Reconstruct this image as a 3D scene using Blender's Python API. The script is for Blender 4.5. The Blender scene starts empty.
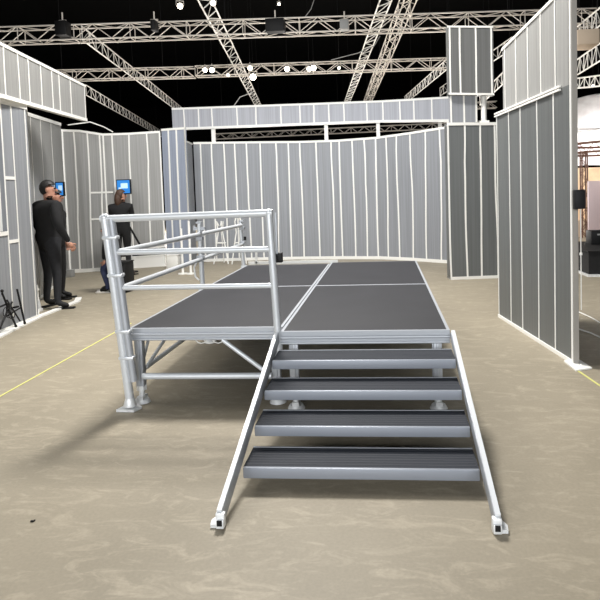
import bpy, bmesh, math, random
from mathutils import Vector, Matrix
random.seed(7)
S = bpy.context.scene
COL = S.collection
# ------------------------------------------------------------------ camera
F, PITCH, ROLL, YAW = 572.73, 0.05572, -0.030336, 0.0849
CX, CY, CZ = 0.7682, -4.0926, 1.5739
SX, SY = 35.24, -74.32
fw = Vector((-math.sin(YAW)*math.cos(PITCH), math.cos(YAW)*math.cos(PITCH), -math.sin(PITCH)))
rt = Vector((math.cos(YAW), math.sin(YAW), 0)); up = rt.cross(fw)
r2 = rt*math.cos(ROLL)+up*math.sin(ROLL); u2 = -rt*math.sin(ROLL)+up*math.cos(ROLL)
EYE = Vector((CX, CY, CZ))
cd = bpy.data.cameras.new('camera'); cam = bpy.data.objects.new('camera', cd); COL.objects.link(cam)
M = Matrix((r2, u2, -fw)).transposed().to_4x4(); M.translation = EYE
cam.matrix_world = M
cd.sensor_width = 36; cd.lens = F*36/600; cd.shift_x = -SX/600; cd.shift_y = SY/600
cd.clip_start = .05; cd.clip_end = 300
S.camera = cam

# survey helpers: bearing of a photo point from the camera station, met with a known plane of the hall
def ray(x, y): return fw + r2*((x-SX-300)/F) + u2*((300-(y-SY))/F)
def fl(x, y, z=0.):
    d = ray(x, y); return EYE + d*((z-CZ)/d.z)
def pl(x, y, Y):
    d = ray(x, y); return EYE + d*((Y-CY)/d.y)
def arc_hit(x, y, poly):
    d = ray(x, y); best = None; s0 = 0
    for a, b in zip(poly, poly[1:]):
        ax, ay = a[0], a[1]; ex, ey = b[0]-ax, b[1]-ay; L = math.hypot(ex, ey)
        n = (-ey, ex); den = n[0]*d.x+n[1]*d.y
        if abs(den) > 1e-9:
            t = (n[0]*(ax-CX)+n[1]*(ay-CY))/den
            u = ((CX+d.x*t-ax)*ex+(CY+d.y*t-ay)*ey)/L
            if t > 0:
                k = 0 if 0 <= u <= L else min(abs(u), abs(u-L))
                if best is None or k < best[0]: best = (k, s0+u, CZ+d.z*t)
        s0 += L
    return best[1], best[2]

# ------------------------------------------------------------------ materials
def lin(c): return tuple((v/255/12.92 if v/255 <= .04045 else ((v/255+.055)/1.055)**2.4) for v in c)
def mat(name, rgb, rough=.5, metal=0., emit=None, es=0, bump=None, var=None, coat=0, spec=None):
    m = bpy.data.materials.new(name); m.use_nodes = True; nt = m.node_tree; b = nt.nodes['Principled BSDF']
    c = lin(rgb)
    b.inputs['Base Color'].default_value = (*c, 1); b.inputs['Roughness'].default_value = rough
    b.inputs['Metallic'].default_value = metal
    if spec is not None: b.inputs['Specular IOR Level'].default_value = spec
    if coat: b.inputs['Coat Weight'].default_value = coat
    if emit: b.inputs['Emission Color'].default_value = (*lin(emit), 1); b.inputs['Emission Strength'].default_value = es
    if var or bump:
        tc = nt.nodes.new('ShaderNodeTexCoord'); n = nt.nodes.new('ShaderNodeTexNoise')
        n.inputs['Scale'].default_value = (var or bump)[0]; n.inputs['Detail'].default_value = 5
        nt.links.new(tc.outputs['Object'], n.inputs['Vector'])
        if var:
            r = nt.nodes.new('ShaderNodeValToRGB')
            r.color_ramp.elements[0].position = .3; r.color_ramp.elements[1].position = .7
            r.color_ramp.elements[0].color = (*[v*(1-var[1]) for v in c], 1)
            r.color_ramp.elements[1].color = (*[min(1, v*(1+var[1])) for v in c], 1)
            nt.links.new(n.outputs['Fac'], r.inputs['Fac']); nt.links.new(r.outputs['Color'], b.inputs['Base Color'])
        if bump:
            bp = nt.nodes.new('ShaderNodeBump'); bp.inputs['Strength'].default_value = bump[1]; bp.inputs['Distance'].default_value = .01
            nt.links.new(n.outputs['Fac'], bp.inputs['Height']); nt.links.new(bp.outputs['Normal'], b.inputs['Normal'])
    return m

def panel_mat(name, rgb, rough=.42, spec=.5):
    """fluted grey plastic sheet: fine vertical ribs, u = metres along the wall"""
    m = bpy.data.materials.new(name); m.use_nodes = True; nt = m.node_tree; b = nt.nodes['Principled BSDF']; c = lin(rgb)
    uv = nt.nodes.new('ShaderNodeUVMap'); mp = nt.nodes.new('ShaderNodeMapping'); mp.inputs['Scale'].default_value = (28, .35, 1)
    n = nt.nodes.new('ShaderNodeTexNoise'); n.inputs['Scale'].default_value = 1; n.inputs['Detail'].default_value = 3
    r = nt.nodes.new('ShaderNodeValToRGB'); r.color_ramp.elements[0].position = .35; r.color_ramp.elements[1].position = .65
    r.color_ramp.elements[0].color = (*[v*.88 for v in c], 1); r.color_ramp.elements[1].color = (*[v*1.1 for v in c], 1)
    nt.links.new(uv.outputs['UV'], mp.inputs['Vector']); nt.links.new(mp.outputs['Vector'], n.inputs['Vector'])
    nt.links.new(n.outputs['Fac'], r.inputs['Fac']); nt.links.new(r.outputs['Color'], b.inputs['Base Color'])
    w = nt.nodes.new('ShaderNodeTexWave'); w.inputs['Scale'].default_value = 25; w.bands_direction = 'X'
    nt.links.new(uv.outputs['UV'], w.inputs['Vector'])
    bp = nt.nodes.new('ShaderNodeBump'); bp.inputs['Strength'].default_value = .25; bp.inputs['Distance'].default_value = .003
    nt.links.new(w.outputs['Fac'], bp.inputs['Height']); nt.links.new(bp.outputs['Normal'], b.inputs['Normal'])
    b.inputs['Roughness'].default_value = rough; b.inputs['Specular IOR Level'].default_value = spec
    return m

def floor_mat():
    m = bpy.data.materials.new('floor_covering'); m.use_nodes = True; nt = m.node_tree; b = nt.nodes['Principled BSDF']; L = nt.links
    tc = nt.nodes.new('ShaderNodeTexCoord')
    def noise(scale, detail, sc=(1, 1, 1), rot=0, dist=0, rough=.55):
        mp = nt.nodes.new('ShaderNodeMapping'); mp.inputs['Scale'].default_value = sc; mp.inputs['Rotation'].default_value = (0, 0, rot)
        n = nt.nodes.new('ShaderNodeTexNoise'); n.inputs['Scale'].default_value = scale; n.inputs['Detail'].default_value = detail
        n.inputs['Distortion'].default_value = dist; n.inputs['Roughness'].default_value = rough
        L.new(tc.outputs['Object'], mp.inputs['Vector']); L.new(mp.outputs['Vector'], n.inputs['Vector']); return n
    def ramp(n, p0, p1, c0, c1):
        r = nt.nodes.new('ShaderNodeValToRGB'); r.color_ramp.elements[0].position = p0; r.color_ramp.elements[1].position = p1
        r.color_ramp.elements[0].color = (*c0, 1); r.color_ramp.elements[1].color = (*c1, 1); L.new(n.outputs['Fac'], r.inputs['Fac']); return r
    base = ramp(noise(.8, 6), .3, .7, lin((138, 130, 113)), lin((152, 143, 125)))
    streak = ramp(noise(4.2, 9, (1, 2.4, 1), .35, 1.3, .66), .50, .70, (0, 0, 0), (.5, .5, .5))
    fine = ramp(noise(60, 3), .3, .7, (.93, .93, .93), (1.05, 1.05, 1.05))
    mx = nt.nodes.new('ShaderNodeMixRGB'); L.new(streak.outputs['Color'], mx.inputs['Fac']); L.new(base.outputs['Color'], mx.inputs[1]); mx.inputs[2].default_value = (*lin((184, 173, 153)), 1)
    mu = nt.nodes.new('ShaderNodeMixRGB'); mu.blend_type = 'MULTIPLY'; mu.inputs['Fac'].default_value = 1
    L.new(mx.outputs['Color'], mu.inputs[1]); L.new(fine.outputs['Color'], mu.inputs[2]); L.new(mu.outputs['Color'], b.inputs['Base Color'])
    b.inputs['Roughness'].default_value = .55; b.inputs['Specular IOR Level'].default_value = .35
    return m

M_PANEL = panel_mat('grey_fluted_panel', (140, 143, 148))
M_PANELD = panel_mat('shaded_grey_fluted_panel', (98, 101, 101))  # shaded copy of the grey panel; weaker lighting painted into its colour
M_PANELW = panel_mat('warm_grey_fluted_panel', (150, 150, 148))
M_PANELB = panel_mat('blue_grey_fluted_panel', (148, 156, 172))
M_TAPE = mat('white_tape', (238, 237, 232), .5)
M_ALU = mat('aluminium', (208, 212, 216), .36, .25, bump=(40, .05))
M_ALUD = mat('dull_aluminium', (172, 176, 182), .45, .25, bump=(40, .05))
M_NOSE = mat('brushed_grey_aluminium', (138, 143, 152), .5, .25, bump=(40, .05))
M_GALV = mat('galvanised_steel', (226, 228, 229), .4, .3, var=(30, .12))
M_PANELL = panel_mat('lit_pale_grey_fluted_panel', (150, 150, 148))  # upper right tier: partly its own paler tone, partly painted overhead light
M_PANELT = panel_mat('shaded_tower_top_panel', (100, 101, 100))  # tower upper block: same panel with its dimmer lighting put into the colour
M_PANELH = panel_mat('pale_blue_grey_fluted_panel', (166, 168, 175))
M_DECK = mat('dark_phenolic_deck', (44, 44, 48), .55, 0, spec=.3, var=(3, .1), bump=(300, .08))
M_TREAD = mat('ribbed_dark_tread', (40, 44, 52), .65, 0, spec=.25, var=(6, .05))
M_BLACK = mat('black_plastic', (13, 13, 14), .6, spec=.3)
M_BLACKM = mat('black_cloth', (17, 17, 19), .85, var=(14, .35))
M_TROUS = mat('charcoal_trousers', (30, 31, 35), .85, var=(14, .25))
M_JEAN = mat('dark_denim', (48, 54, 84), .85, var=(40, .2))
M_SKIN = mat('skin', (190, 140, 118), .55)
M_HAIR = mat('dark_hair', (18, 15, 14), .6)
M_HAIRB = mat('brown_hair', (70, 48, 34), .6)
M_WHITEC = mat('white_cloth', (225, 226, 228), .8)
M_BOOT = mat('dark_brown_leather', (60, 34, 30), .45)
M_SOLE = mat('white_rubber', (225, 222, 215), .6)
M_TRUSS = mat('truss_aluminium', (222, 215, 205), .45, .1)
M_TRUSSL = mat('pale_truss_aluminium', (240, 238, 232), .45, .05)
M_YEL = mat('yellow_tape', (206, 204, 124), .6)
M_HALL = mat('black_hall_paint', (7, 7, 7), .9, spec=.1)
M_LAMP = mat('lit_lamp_lens', (255, 244, 220), .3, emit=(255, 244, 220), es=14)
M_SCREEN = mat('lit_blue_screen', (40, 110, 190), .3, emit=(52, 140, 215), es=.9)
M_SCREENP = mat('pale_screen_picture', (190, 220, 240), .3, emit=(180, 215, 240), es=.9)
M_PINK = mat('pale_pink_board', (214, 196, 200), .6)
M_BROWN = mat('brown_truss_paint', (92, 62, 50), .5)
M_ORANGE = mat('warm_timber', (236, 208, 176), .6, var=(3, .2))
M_WHITEF = mat('white_fabric', (236, 230, 230), .8, var=(1.2, .3))
M_BEIGE = mat('beige_fabric', (205, 186, 164), .8)
M_GREYBOX = mat('grey_box_paint', (150, 150, 148), .6)

# ------------------------------------------------------------------ mesh helpers
class MB:
    def __init__(s): s.bm = bmesh.new(); s.mi = 0
    def _tag(s, fs):
        for f in fs: f.material_index = s.mi
    def box(s, c, d, rot=None):
        r = bmesh.ops.create_cube(s.bm, size=1); vs = r['verts']
        T = Matrix.Translation(Vector(c)) @ (rot.to_4x4() if rot else Matrix()) @ Matrix.Diagonal((*d, 1))
        bmesh.ops.transform(s.bm, matrix=T, verts=vs); s._tag({f for v in vs for f in v.link_faces}); return s
    def beam(s, a, b, w, h, upv=(0, 0, 1)):
        a, b = Vector(a), Vector(b); d = b-a; L = d.length; z = d.normalized(); x = Vector(upv).cross(z)
        if x.length < 1e-4: x = Vector((1, 0, 0))
        x.normalize(); y = z.cross(x); R = Matrix((x, y, z)).transposed()
        return s.box((a+b)/2, (w, h, L), R)
    def tube(s, a, b, r, n=12, r2=None):
        a, b = Vector(a), Vector(b); d = b-a
        q = Vector((0, 0, 1)).rotation_difference(d.normalized()).to_matrix().to_4x4()
        c = bmesh.ops.create_cone(s.bm, cap_ends=True, segments=n, radius1=r, radius2=r if r2 is None else r2, depth=d.length, matrix=Matrix.Translation((a+b)/2) @ q)
        s._tag({f for v in c['verts'] for f in v.link_faces}); return s
    def path(s, pts, r, n=8):
        for a, b in zip(pts, pts[1:]): s.tube(a, b, r, n)
        for p in pts[1:-1]: s.ball(p, (r, r, r), 8)
        return s
    def ball(s, c, d, n=14):
        k = bmesh.ops.create_uvsphere(s.bm, u_segments=n, v_segments=max(6, n//2+2), radius=1, matrix=Matrix.Translation(Vector(c)) @ Matrix.Diagonal((*d, 1)))
        s._tag({f for v in k['verts'] for f in v.link_faces}); return s
    def prism(s, poly, z0, z1):
        lo = [s.bm.verts.new((x, y, z0)) for x, y in poly]; hi = [s.bm.verts.new((x, y, z1)) for x, y in poly]; n = len(poly)
        fs = [s.bm.faces.new(lo[::-1]), s.bm.faces.new(hi)]+[s.bm.faces.new((lo[i], lo[(i+1) % n], hi[(i+1) % n], hi[i])) for i in range(n)]
        s._tag(fs); return s
    def quad(s, pts):
        f = s.bm.faces.new([s.bm.verts.new(p) for p in pts]); s._tag([f]); return s
    def build(s, name, mats, parent=None, smooth=True, bevel=0, uv=None):
        if bevel:
            bmesh.ops.bevel(s.bm, geom=[e for e in s.bm.edges if len(e.link_faces) == 2 and e.calc_face_angle(0) > .8], offset=bevel, segments=2, affect='EDGES', profile=.5)
        bmesh.ops.recalc_face_normals(s.bm, faces=s.bm.faces)
        me = bpy.data.meshes.new(name)
        if parent is not None and not bevel == 'w':
            s.bm.transform(Matrix.Translation(-world_loc(parent)))
        if smooth:
            for f in s.bm.faces: f.smooth = True
            for e in s.bm.edges:
                if len(e.link_faces) == 2 and e.calc_face_angle(0) > .6: e.smooth = False
        s.bm.to_mesh(me); s.bm.free()
        for m in (mats if isinstance(mats, (list, tuple)) else [mats]): me.materials.append(m)
        o = bpy.data.objects.new(name, me); COL.objects.link(o)
        if parent is not None: o.parent = parent
        return o
def world_loc(o):
    v = Vector(o.location)
    while o.parent: o = o.parent; v += Vector(o.location)
    return v
def tag(o, label, cat, group=None):
    o['label'] = label; o['category'] = cat
    if group: o['group'] = group
    return o
def thing(name, label, cat, loc=(0, 0, 0), group=None):
    o = bpy.data.objects.new(name, None); COL.objects.link(o); o.location = loc; o.empty_display_size = .2
    return tag(o, label, cat, group)
def struct(o): o['kind'] = 'structure'; return o

# ------------------------------------------------------------------ setting: hall
b = MB(); b.quad([(-60, -14, 0), (60, -14, 0), (60, 60, 0), (-60, 60, 0)]); struct(b.build('floor', floor_mat()))
b = MB(); b.box((0, 23, 12.1), (120, 76, .2)); struct(b.build('ceiling', M_HALL))
b = MB(); b.box((0, 60.1, 6), (120, .2, 12)); struct(b.build('wall_far', M_HALL))
b = MB(); b.box((-60.1, 23, 6), (.2, 76, 12)); struct(b.build('wall_hall_left', M_HALL))
b = MB(); b.box((60.1, 23, 6), (.2, 76, 12)); struct(b.build('wall_hall_right', M_HALL))

# ------------------------------------------------------------------ panelled partition walls
def sample(poly, s):
    for i, (a, c) in enumerate(zip(poly, poly[1:])):
        L = math.hypot(c[0]-a[0], c[1]-a[1])
        if s <= L or i == len(poly)-2:
            t = s/L; n = Vector((c[1]-a[1], -(c[0]-a[0]), 0)).normalized()
            return Vector((a[0]+(c[0]-a[0])*t, a[1]+(c[1]-a[1])*t, 0)), n, a[2]+(c[2]-a[2])*t, a[3]+(c[3]-a[3])*t
        s -= L
def total(poly): return sum(math.hypot(c[0]-a[0], c[1]-a[1]) for a, c in zip(poly, poly[1:]))
def partition(name, poly, seams, m=M_PANEL, tape=.035, wob=.012, parent=None, thick=.06, base=.05, top=.05, horiz=(), ends=True, namep='panel', seamname='seam_tape', as_part=False):
    """poly: (x, y, zbottom, ztop) from left to right as seen from the stage; its front faces the stage"""
    T = total(poly)
    cuts = [0]; acc = 0
    for a, c in zip(poly, poly[1:]): acc += math.hypot(c[0]-a[0], c[1]-a[1]); cuts.append(acc)
    bm = bmesh.new(); uvl = bm.loops.layers.uv.new('UVMap')
    def q(pts, uvs):
        f = bm.faces.new([bm.verts.new(p) for p in pts])
        for l, u in zip(f.loops, uvs): l[uvl].uv = u
    Z = Vector((0, 0, 1))
    rows = []
    for c in cuts:
        p, n, z0, z1 = sample(poly, min(max(c, 1e-6), T))
        rows.append((c, p, n, z0, z1))
    # mean normals at inner vertices
    for i in range(1, len(rows)-1):
        n1 = sample(poly, rows[i][0]-1e-3)[1]; n2 = sample(poly, rows[i][0]+1e-3)[1]
        rows[i] = (rows[i][0], rows[i][1], (n1+n2).normalized(), rows[i][3], rows[i][4])
    for A, B in zip(rows, rows[1:]):
        a, c = A[1], B[1]; ab, cb = a-A[2]*thick, c-B[2]*thick
        q([a+Z*A[3], c+Z*B[3], c+Z*B[4], a+Z*A[4]], [(A[0], A[3]), (B[0], B[3]), (B[0], B[4]), (A[0], A[4])])
        q([cb+Z*B[3], ab+Z*A[3], ab+Z*A[4], cb+Z*B[4]], [(B[0], B[3]), (A[0], A[3]), (A[0], A[4]), (B[0], B[4])])
        q([a+Z*A[4], c+Z*B[4], cb+Z*B[4], ab+Z*A[4]], [(A[0], 0), (B[0], 0), (B[0], .05), (A[0], .05)])
        q([ab+Z*A[3], cb+Z*B[3], c+Z*B[3], a+Z*A[3]], [(A[0], 0), (B[0], 0), (B[0], .05), (A[0], .05)])
    for R in (rows[0], rows[-1]):
        a = R[1]; ab = a-R[2]*thick
        q([a+Z*R[3], a+Z*R[4], ab+Z*R[4], ab+Z*R[3]], [(0, 0), (0, 1), (.05, 1), (.05, 0)])
    bmesh.ops.remove_doubles(bm, verts=bm.verts, dist=1e-4); bmesh.ops.recalc_face_normals(bm, faces=bm.faces)
    pl_ = world_loc(parent) if parent is not None else Vector()
    bm.transform(Matrix.Translation(-pl_))
    me = bpy.data.meshes.new(name); bm.to_mesh(me); bm.free(); me.materials.append(m)
    o = bpy.data.objects.new(name, me); COL.objects.link(o)
    if parent is not None: o.parent = parent
    # tapes over the joints
    if seams:
        tb = MB()
        for s in seams:
            N = 9; prev = None; ph = random.uniform(0, 6.28); am = random.uniform(.2, 1)*wob
            for k in range(N):
                t = k/(N-1); ss = min(max(s+am*math.sin(ph+t*random.uniform(3, 5)), .001), T-.001)
                p, n, z0, z1 = sample(poly, ss); tan = Vector((-n.y, n.x, 0)); z = z0+(z1-z0)*t
                cur = [p+n*.006-tan*tape/2+Z*z, p+n*.006+tan*tape/2+Z*z, p+n*.001+tan*tape/2+Z*z, p+n*.001-tan*tape/2+Z*z]
                cur = [tb.bm.verts.new(v) for v in cur]
                if prev:
                    for i in range(4): tb.bm.faces.new((prev[i], prev[(i+1) % 4], cur[(i+1) % 4], cur[i]))
                prev = cur
        tb.build(seamname, M_TAPE, o, smooth=False)
    def rail(nm, zf, h, proud=.012, back=None):
        rb = MB()
        for A, B in zip(rows, rows[1:]):
            a, c = A[1], B[1]; bk = -thick-.004 if back is None else back
            pts = []
            for X, p in ((A, a), (B, c)):
                z = zf(X)
                pts.append([p+X[2]*proud+Z*z, p+X[2]*proud+Z*(z+h), p+X[2]*bk+Z*(z+h), p+X[2]*bk+Z*z])
            va = [rb.bm.verts.new(v) for v in pts[0]]; vb = [rb.bm.verts.new(v) for v in pts[1]]
            for i in range(4): rb.bm.faces.new((va[i], va[(i+1) % 4], vb[(i+1) % 4], vb[i]))
            rb.bm.faces.new(va); rb.bm.faces.new(vb[::-1])
        bmesh.ops.remove_doubles(rb.bm, verts=rb.bm.verts, dist=1e-5)
        rb.build(nm, M_TAPE, o, smooth=False)
    if base: rail('base_rail', lambda X: X[3], base)
    if top: rail('top_rail', lambda X: X[4]-top, top)
    if horiz:
        hb = MB()
        for s0, s1, z in horiz:
            p, n, *_ = sample(poly, s0); q2, n2, *_ = sample(poly, s1)
            hb.beam(p+n*.006+Z*z, q2+n2*.006+Z*z, .012, .035, upv=(0, 0, 1)) if False else hb.box(((p+q2)/2+n*.004+Z*z), ((q2-p).length, .01, .04), Matrix.Rotation(math.atan2((q2-p).y, (q2-p).x), 3, 'Z'))
        hb.build('cross_tape', M_TAPE, o, smooth=False)
    return o
def seams_at(poly, xs, y): return [arc_hit(x, y, poly)[0] for x in xs]

# back wall, gently curved
BW = [(-3.80, 9.60, 0, 2.93), (-3.08, 9.68, 0, 2.92), (-2.17, 9.72, 0, 2.90), (-1.29, 9.69, 0, 2.87), (-.31, 9.6, 0, 2.855), (.66, 9.40, 0, 2.87), (1.34, 9.0, 0, 2.90), (2.04, 8.44, 0, 2.93), (2.30, 8.20, 0, 2.94)]
struct(partition('wall_back', BW, seams_at(BW, (203, 214, 226, 237, 249, 262, 277.5, 290, 302, 318, 333, 341, 354, 366, 377, 387.5, 398, 412, 426, 441), 200), tape=.034, wob=.022, base=.07))
# header band standing behind the back wall on white posts
HY = 10.2
HW = [(-4.52, HY, 3.31, 3.87), (-1.0, HY, 3.30, 3.84), (.8, HY, 3.29, 3.83), (2.5, HY-.35, 3.2, 3.80)]
hdr = struct(partition('wall_back_header', HW, seams_at(HW, (184, 198.5, 212, 237, 256, 281, 300, 314, 329, 344, 367, 383, 400, 414, 432), 115), m=M_PANELH, tape=.034, wob=.004, base=.06, top=.05))
b = MB()
for x in (172.5, 213, 326, 378, 440):
    q = pl(x, 125, HY+.05); b.box((q.x, HY+.06, 1.66), (.09, .07, 3.3))
b.build('header_post', M_TAPE, hdr)

# blue-grey narrow wing between left middle wall and back wall
PW = [(-4.33, 8.95, 0, 3.2), (-3.72, 8.80, 0, 3.2)]
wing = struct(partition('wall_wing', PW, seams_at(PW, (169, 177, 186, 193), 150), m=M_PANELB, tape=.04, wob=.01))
PW2 = [(-3.72, 8.84, 0, 2.9), (-3.82, 9.56, 0, 2.9)]
struct(partition('wall_wing_return', PW2, [], m=M_PANEL, base=0, top=.04))

# left middle wall, two facets
LM = [(pl(61.5, 140, 7.97).x, 7.97, 0, 3.16), (-5.83, 8.07, 0, 3.14), (-5.42, 8.30, 0, 3.07)]
LM2 = [(-5.42, 8.30, .44, 3.07), (-4.95, 8.60, .44, 3.10), (-4.35, 8.88, .44, 3.15)]
sm = seams_at(LM, (64, 75, 88, 100, 112), 160)
struct(partition('wall_left_middle', LM, sm, m=M_PANELW, tape=.032, wob=.022, base=.08, horiz=((sm[2], sm[4]-.01, 1.76), (sm[2]-.03, sm[4]-.02, 1.17))))
struct(partition('wall_left_middle_wing', LM2, seams_at(LM2, (114, 130, 148, 166), 170), m=M_PANELW, tape=.032, wob=.022, base=.04))
LP = [(x, y, 0, .28) for x, y, *_ in LM2]
struct(partition('trim_plinth', LP, seams_at(LP, (148.5,), 262), m=M_TAPE, base=.03, top=.03))
b = MB()
for a, c in zip(LM2, LM2[1:]): b.beam((a[0], a[1]+.03, .36), (c[0], c[1]+.03, .36), .04, .16, upv=(1, 0, 0)) if False else b.prism([(a[0]+.01, a[1]+.02), (c[0]+.01, c[1]+.02), (c[0]-.03, c[1]+.06), (a[0]-.03, a[1]+.06)], .28, .44)
struct(b.build('trim_shadow_gap', M_BLACK))

def z_at(x, y, py):
    lo, hi = -5., 12.
    for _ in range(40):
        m = (lo+hi)/2; v = Vector((x, y, m))-EYE
        if 300-F*(v.dot(u2)/v.dot(fw))+SY > py: lo = m
        else: hi = m
    return lo
# near left wall: front facet, then a facet running back to the middle wall
cx_ = pl(33, 225, 3.28).x
NA = [(-3.80, 1.55, 0, 2.72), (-3.89, 2.28, 0, 2.74), (cx_, 3.28, 0, 2.75)]
zt_ = z_at(cx_, 3.28, 105); NA[2] = (cx_, 3.28, 0, zt_); ne = pl(61.5, 140, 7.75); NB = [(cx_, 3.28, 0, zt_), (cx_-.84, 4.60, 0, z_at(cx_-.84, 4.60, 112)), (ne.x, 7.75, 0, z_at(ne.x, 7.75, 123))]
# the far part of the front facet below and beside the opening
cut = arc_hit(4.5, 180, NA)[0]
pc = sample(NA, cut)[0]
NA1 = [(pc.x, pc.y, 0, z_at(pc.x, pc.y, 98.5)), (cx_, 3.28, 0, zt_)]
NA0 = [(-3.80, 1.55, 0, 1.23), (-3.89, 2.28, 0, 1.23), (pc.x, pc.y, 0, 1.23)]
zz = lambda y, x=8: arc_hit(x, y, NA)[1]
nl = struct(partition('wall_left', NA1, seams_at(NA1, (5, 16, 29.5), 200), m=M_PANEL, tape=.022, wob=.012, base=.05, top=.06, horiz=((.01, seams_at(NA1, (16,), 200)[0], zz(242)), (.01, seams_at(NA1, (16,), 200)[0], zz(178)))))
struct(partition('wall_left_low', NA0, seams_at(NA0, (-12,), 250), m=M_PANEL, tape=.022, wob=.01, base=.05, top=.05))
struct(partition('wall_left_return', NB, seams_at(NB, (33, 43, 53.5), 170), m=M_PANELW, tape=.03, wob=.03, base=.04, top=.06))
# upper tier of left wall
UL = [(-3.72, 1.6, 2.80, 3.52), (-3.83, 2.62, 2.86, 3.54), (-4.30, 5.50, 2.95, 3.575)]
struct(partition('wall_left_upper', UL, seams_at(UL, (5, 19, 29, 41, 52, 59, 70, 84), 85), m=M_PANELW, tape=.03, wob=.006, base=.05, top=.04))
# white base track on the floor beyond the left wall
tr = [(-3.64, 1.4), (-3.86, 2.55), (-3.99, 3.35), (-4.02, 3.9), (-4.06, 4.45), (-4.2, 4.75)]
b = MB()
for a, c in zip(tr, tr[1:]): b.beam((a[0], a[1], .012), (c[0], c[1], .012), .09, .022, upv=(0, 0, 1))
struct(b.build('trim_base_track', M_TAPE))

# right wall, two tiers, end post
RW = [(2.150, 3.03, 0, 2.46), (2.412, 1.06, 0, 2.46)]
rs = seams_at(RW, (498, 510, 521.5, 538, 554.5), 200)
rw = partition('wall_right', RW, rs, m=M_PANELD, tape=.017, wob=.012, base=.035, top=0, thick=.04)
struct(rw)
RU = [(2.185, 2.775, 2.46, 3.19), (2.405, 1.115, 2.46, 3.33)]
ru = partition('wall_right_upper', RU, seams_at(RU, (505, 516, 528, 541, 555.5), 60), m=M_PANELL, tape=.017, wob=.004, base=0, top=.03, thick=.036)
struct(ru)
b = MB()
for z0 in (2.445, 2.475):
    a, c = Vector((2.150, 3.03, z0)), Vector((2.385, 1.26, z0+.0))
    b.beam(a+Vector((-.012, 0, 0)), c+Vector((-.012, 0, 0)), .02, .018)
b.build('tier_rail', M_TAPE, rw)
b = MB(); d = Vector((2.412-2.15, 1.06-3.03, 0)).normalized(); n = Vector((d.y, -d.x, 0))
e = Vector((2.412, 1.06, 0))
R = Matrix.Rotation(math.atan2(d.y, d.x), 3, 'Z')
b.box(e+d*.004-Vector((-n.x, -n.y, 0))*.0+Vector((.020, .003, 1.7)), (.02, .046, 3.4), R); b.build('end_cap', mat('grey_end_profile', (150, 146, 140), .5), rw)
b = MB(); b.box(e+Vector((-.006, .010, 1.7)), (.018, .014, 3.4), R); b.build('corner_trim', M_TAPE, rw)
pts = [fl(564, 362), fl(577, 359.5), fl(592, 369), fl(576, 371.5)]
b = MB(); b.prism([(p.x, p.y) for p in pts], 0.001, .014)
for q in ((581, 367), (577, 368)):
    k = fl(*q); b.tube((k.x, k.y, .012), (k.x, k.y, .024), .008)
tag(b.build('foot_plate', M_TAPE), 'white angled steel foot plate at the near end of the right wall', 'foot plate')

# ------------------------------------------------------------------ panel tower between back and right walls
tw = thing('panel_tower', 'tall grey panelled tower with a raised upper block between the back wall and right wall', 'partition tower', (2.3, 6.15, 0))
TL = [(1.915, 6.05, 0, 2.745), (2.76, 6.16, 0, 2.73)]
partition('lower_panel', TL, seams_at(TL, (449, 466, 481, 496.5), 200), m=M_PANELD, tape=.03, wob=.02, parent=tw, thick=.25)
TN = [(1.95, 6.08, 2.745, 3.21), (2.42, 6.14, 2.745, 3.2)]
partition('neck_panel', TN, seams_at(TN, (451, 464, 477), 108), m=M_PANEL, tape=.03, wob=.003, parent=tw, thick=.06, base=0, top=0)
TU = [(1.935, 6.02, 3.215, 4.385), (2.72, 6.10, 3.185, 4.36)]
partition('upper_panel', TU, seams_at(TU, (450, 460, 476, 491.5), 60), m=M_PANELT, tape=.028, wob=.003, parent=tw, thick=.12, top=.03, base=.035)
b = MB(); b.tube((2.56, 6.2, 2.73), (2.56, 6.2, 3.2), .05); b.box((2.56, 6.2, 2.75), (.16, .12, .03)); b.build('support_pole', M_TAPE, tw)

# ------------------------------------------------------------------ stage
H = .593
st = thing('stage_platform', 'dark topped aluminium stage of four decks on braced legs', 'stage', (0, 2, 0))
decks = [(-1.2, -.004, .085, 1.98), (-1.2, -.004, 1.984, 3.90), (.004, 1.212, -.06, 1.98), (.004, 1.212, 1.984, 4.04)]
for x0, x1, y0, y1 in decks:
    b = MB(); b.prism([(x0+.022, y0+.022), (x1-.022, y0+.022), (x1-.022, y1-.022), (x0+.022, y1-.022)], H-.02, H+.001)
    dk = b.build('deck_board', M_DECK, st)
    b = MB(); w = .022
    for (a, c) in (((x0, y0), (x1, y0+w)), ((x0, y1-w), (x1, y1)), ((x0, y0+w), (x0+w, y1-w)), ((x1-w, y0+w), (x1, y1-w))):
        b.box(((a[0]+c[0])/2, (a[1]+c[1])/2, H-.045), (c[0]-a[0], c[1]-a[1], .09))
    # rolled ridge round the frame
    b.tube((x0, y0-.004, H-.045), (x1, y0-.004, H-.045), .011, 10); b.tube((x0, y0-.001, H-.085), (x1, y0-.001, H-.085), .009, 10)
    if x1 > 1: b.tube((x1+.002, y0, H-.045), (x1+.002, y1, H-.045), .011, 10)
    else: b.tube((x0-.002, y0, H-.045), (x0-.002, y1, H-.045), .011, 10)
    b.build('deck_frame', M_ALUD, dk, bevel=0)
    b = MB()
    for k in range(1, 4): y = y0+(y1-y0)*k/4; b.box(((x0+x1)/2, y, H-.05), (x1-x0-.05, .03, .055))
    b.build('cross_bearer', M_ALUD, dk)
legs = [(x, y) for x in (-1.14, -.07, .09, 1.13) for y in (.14 if True else 0, 1.92, 2.06, 3.82)]
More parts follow.
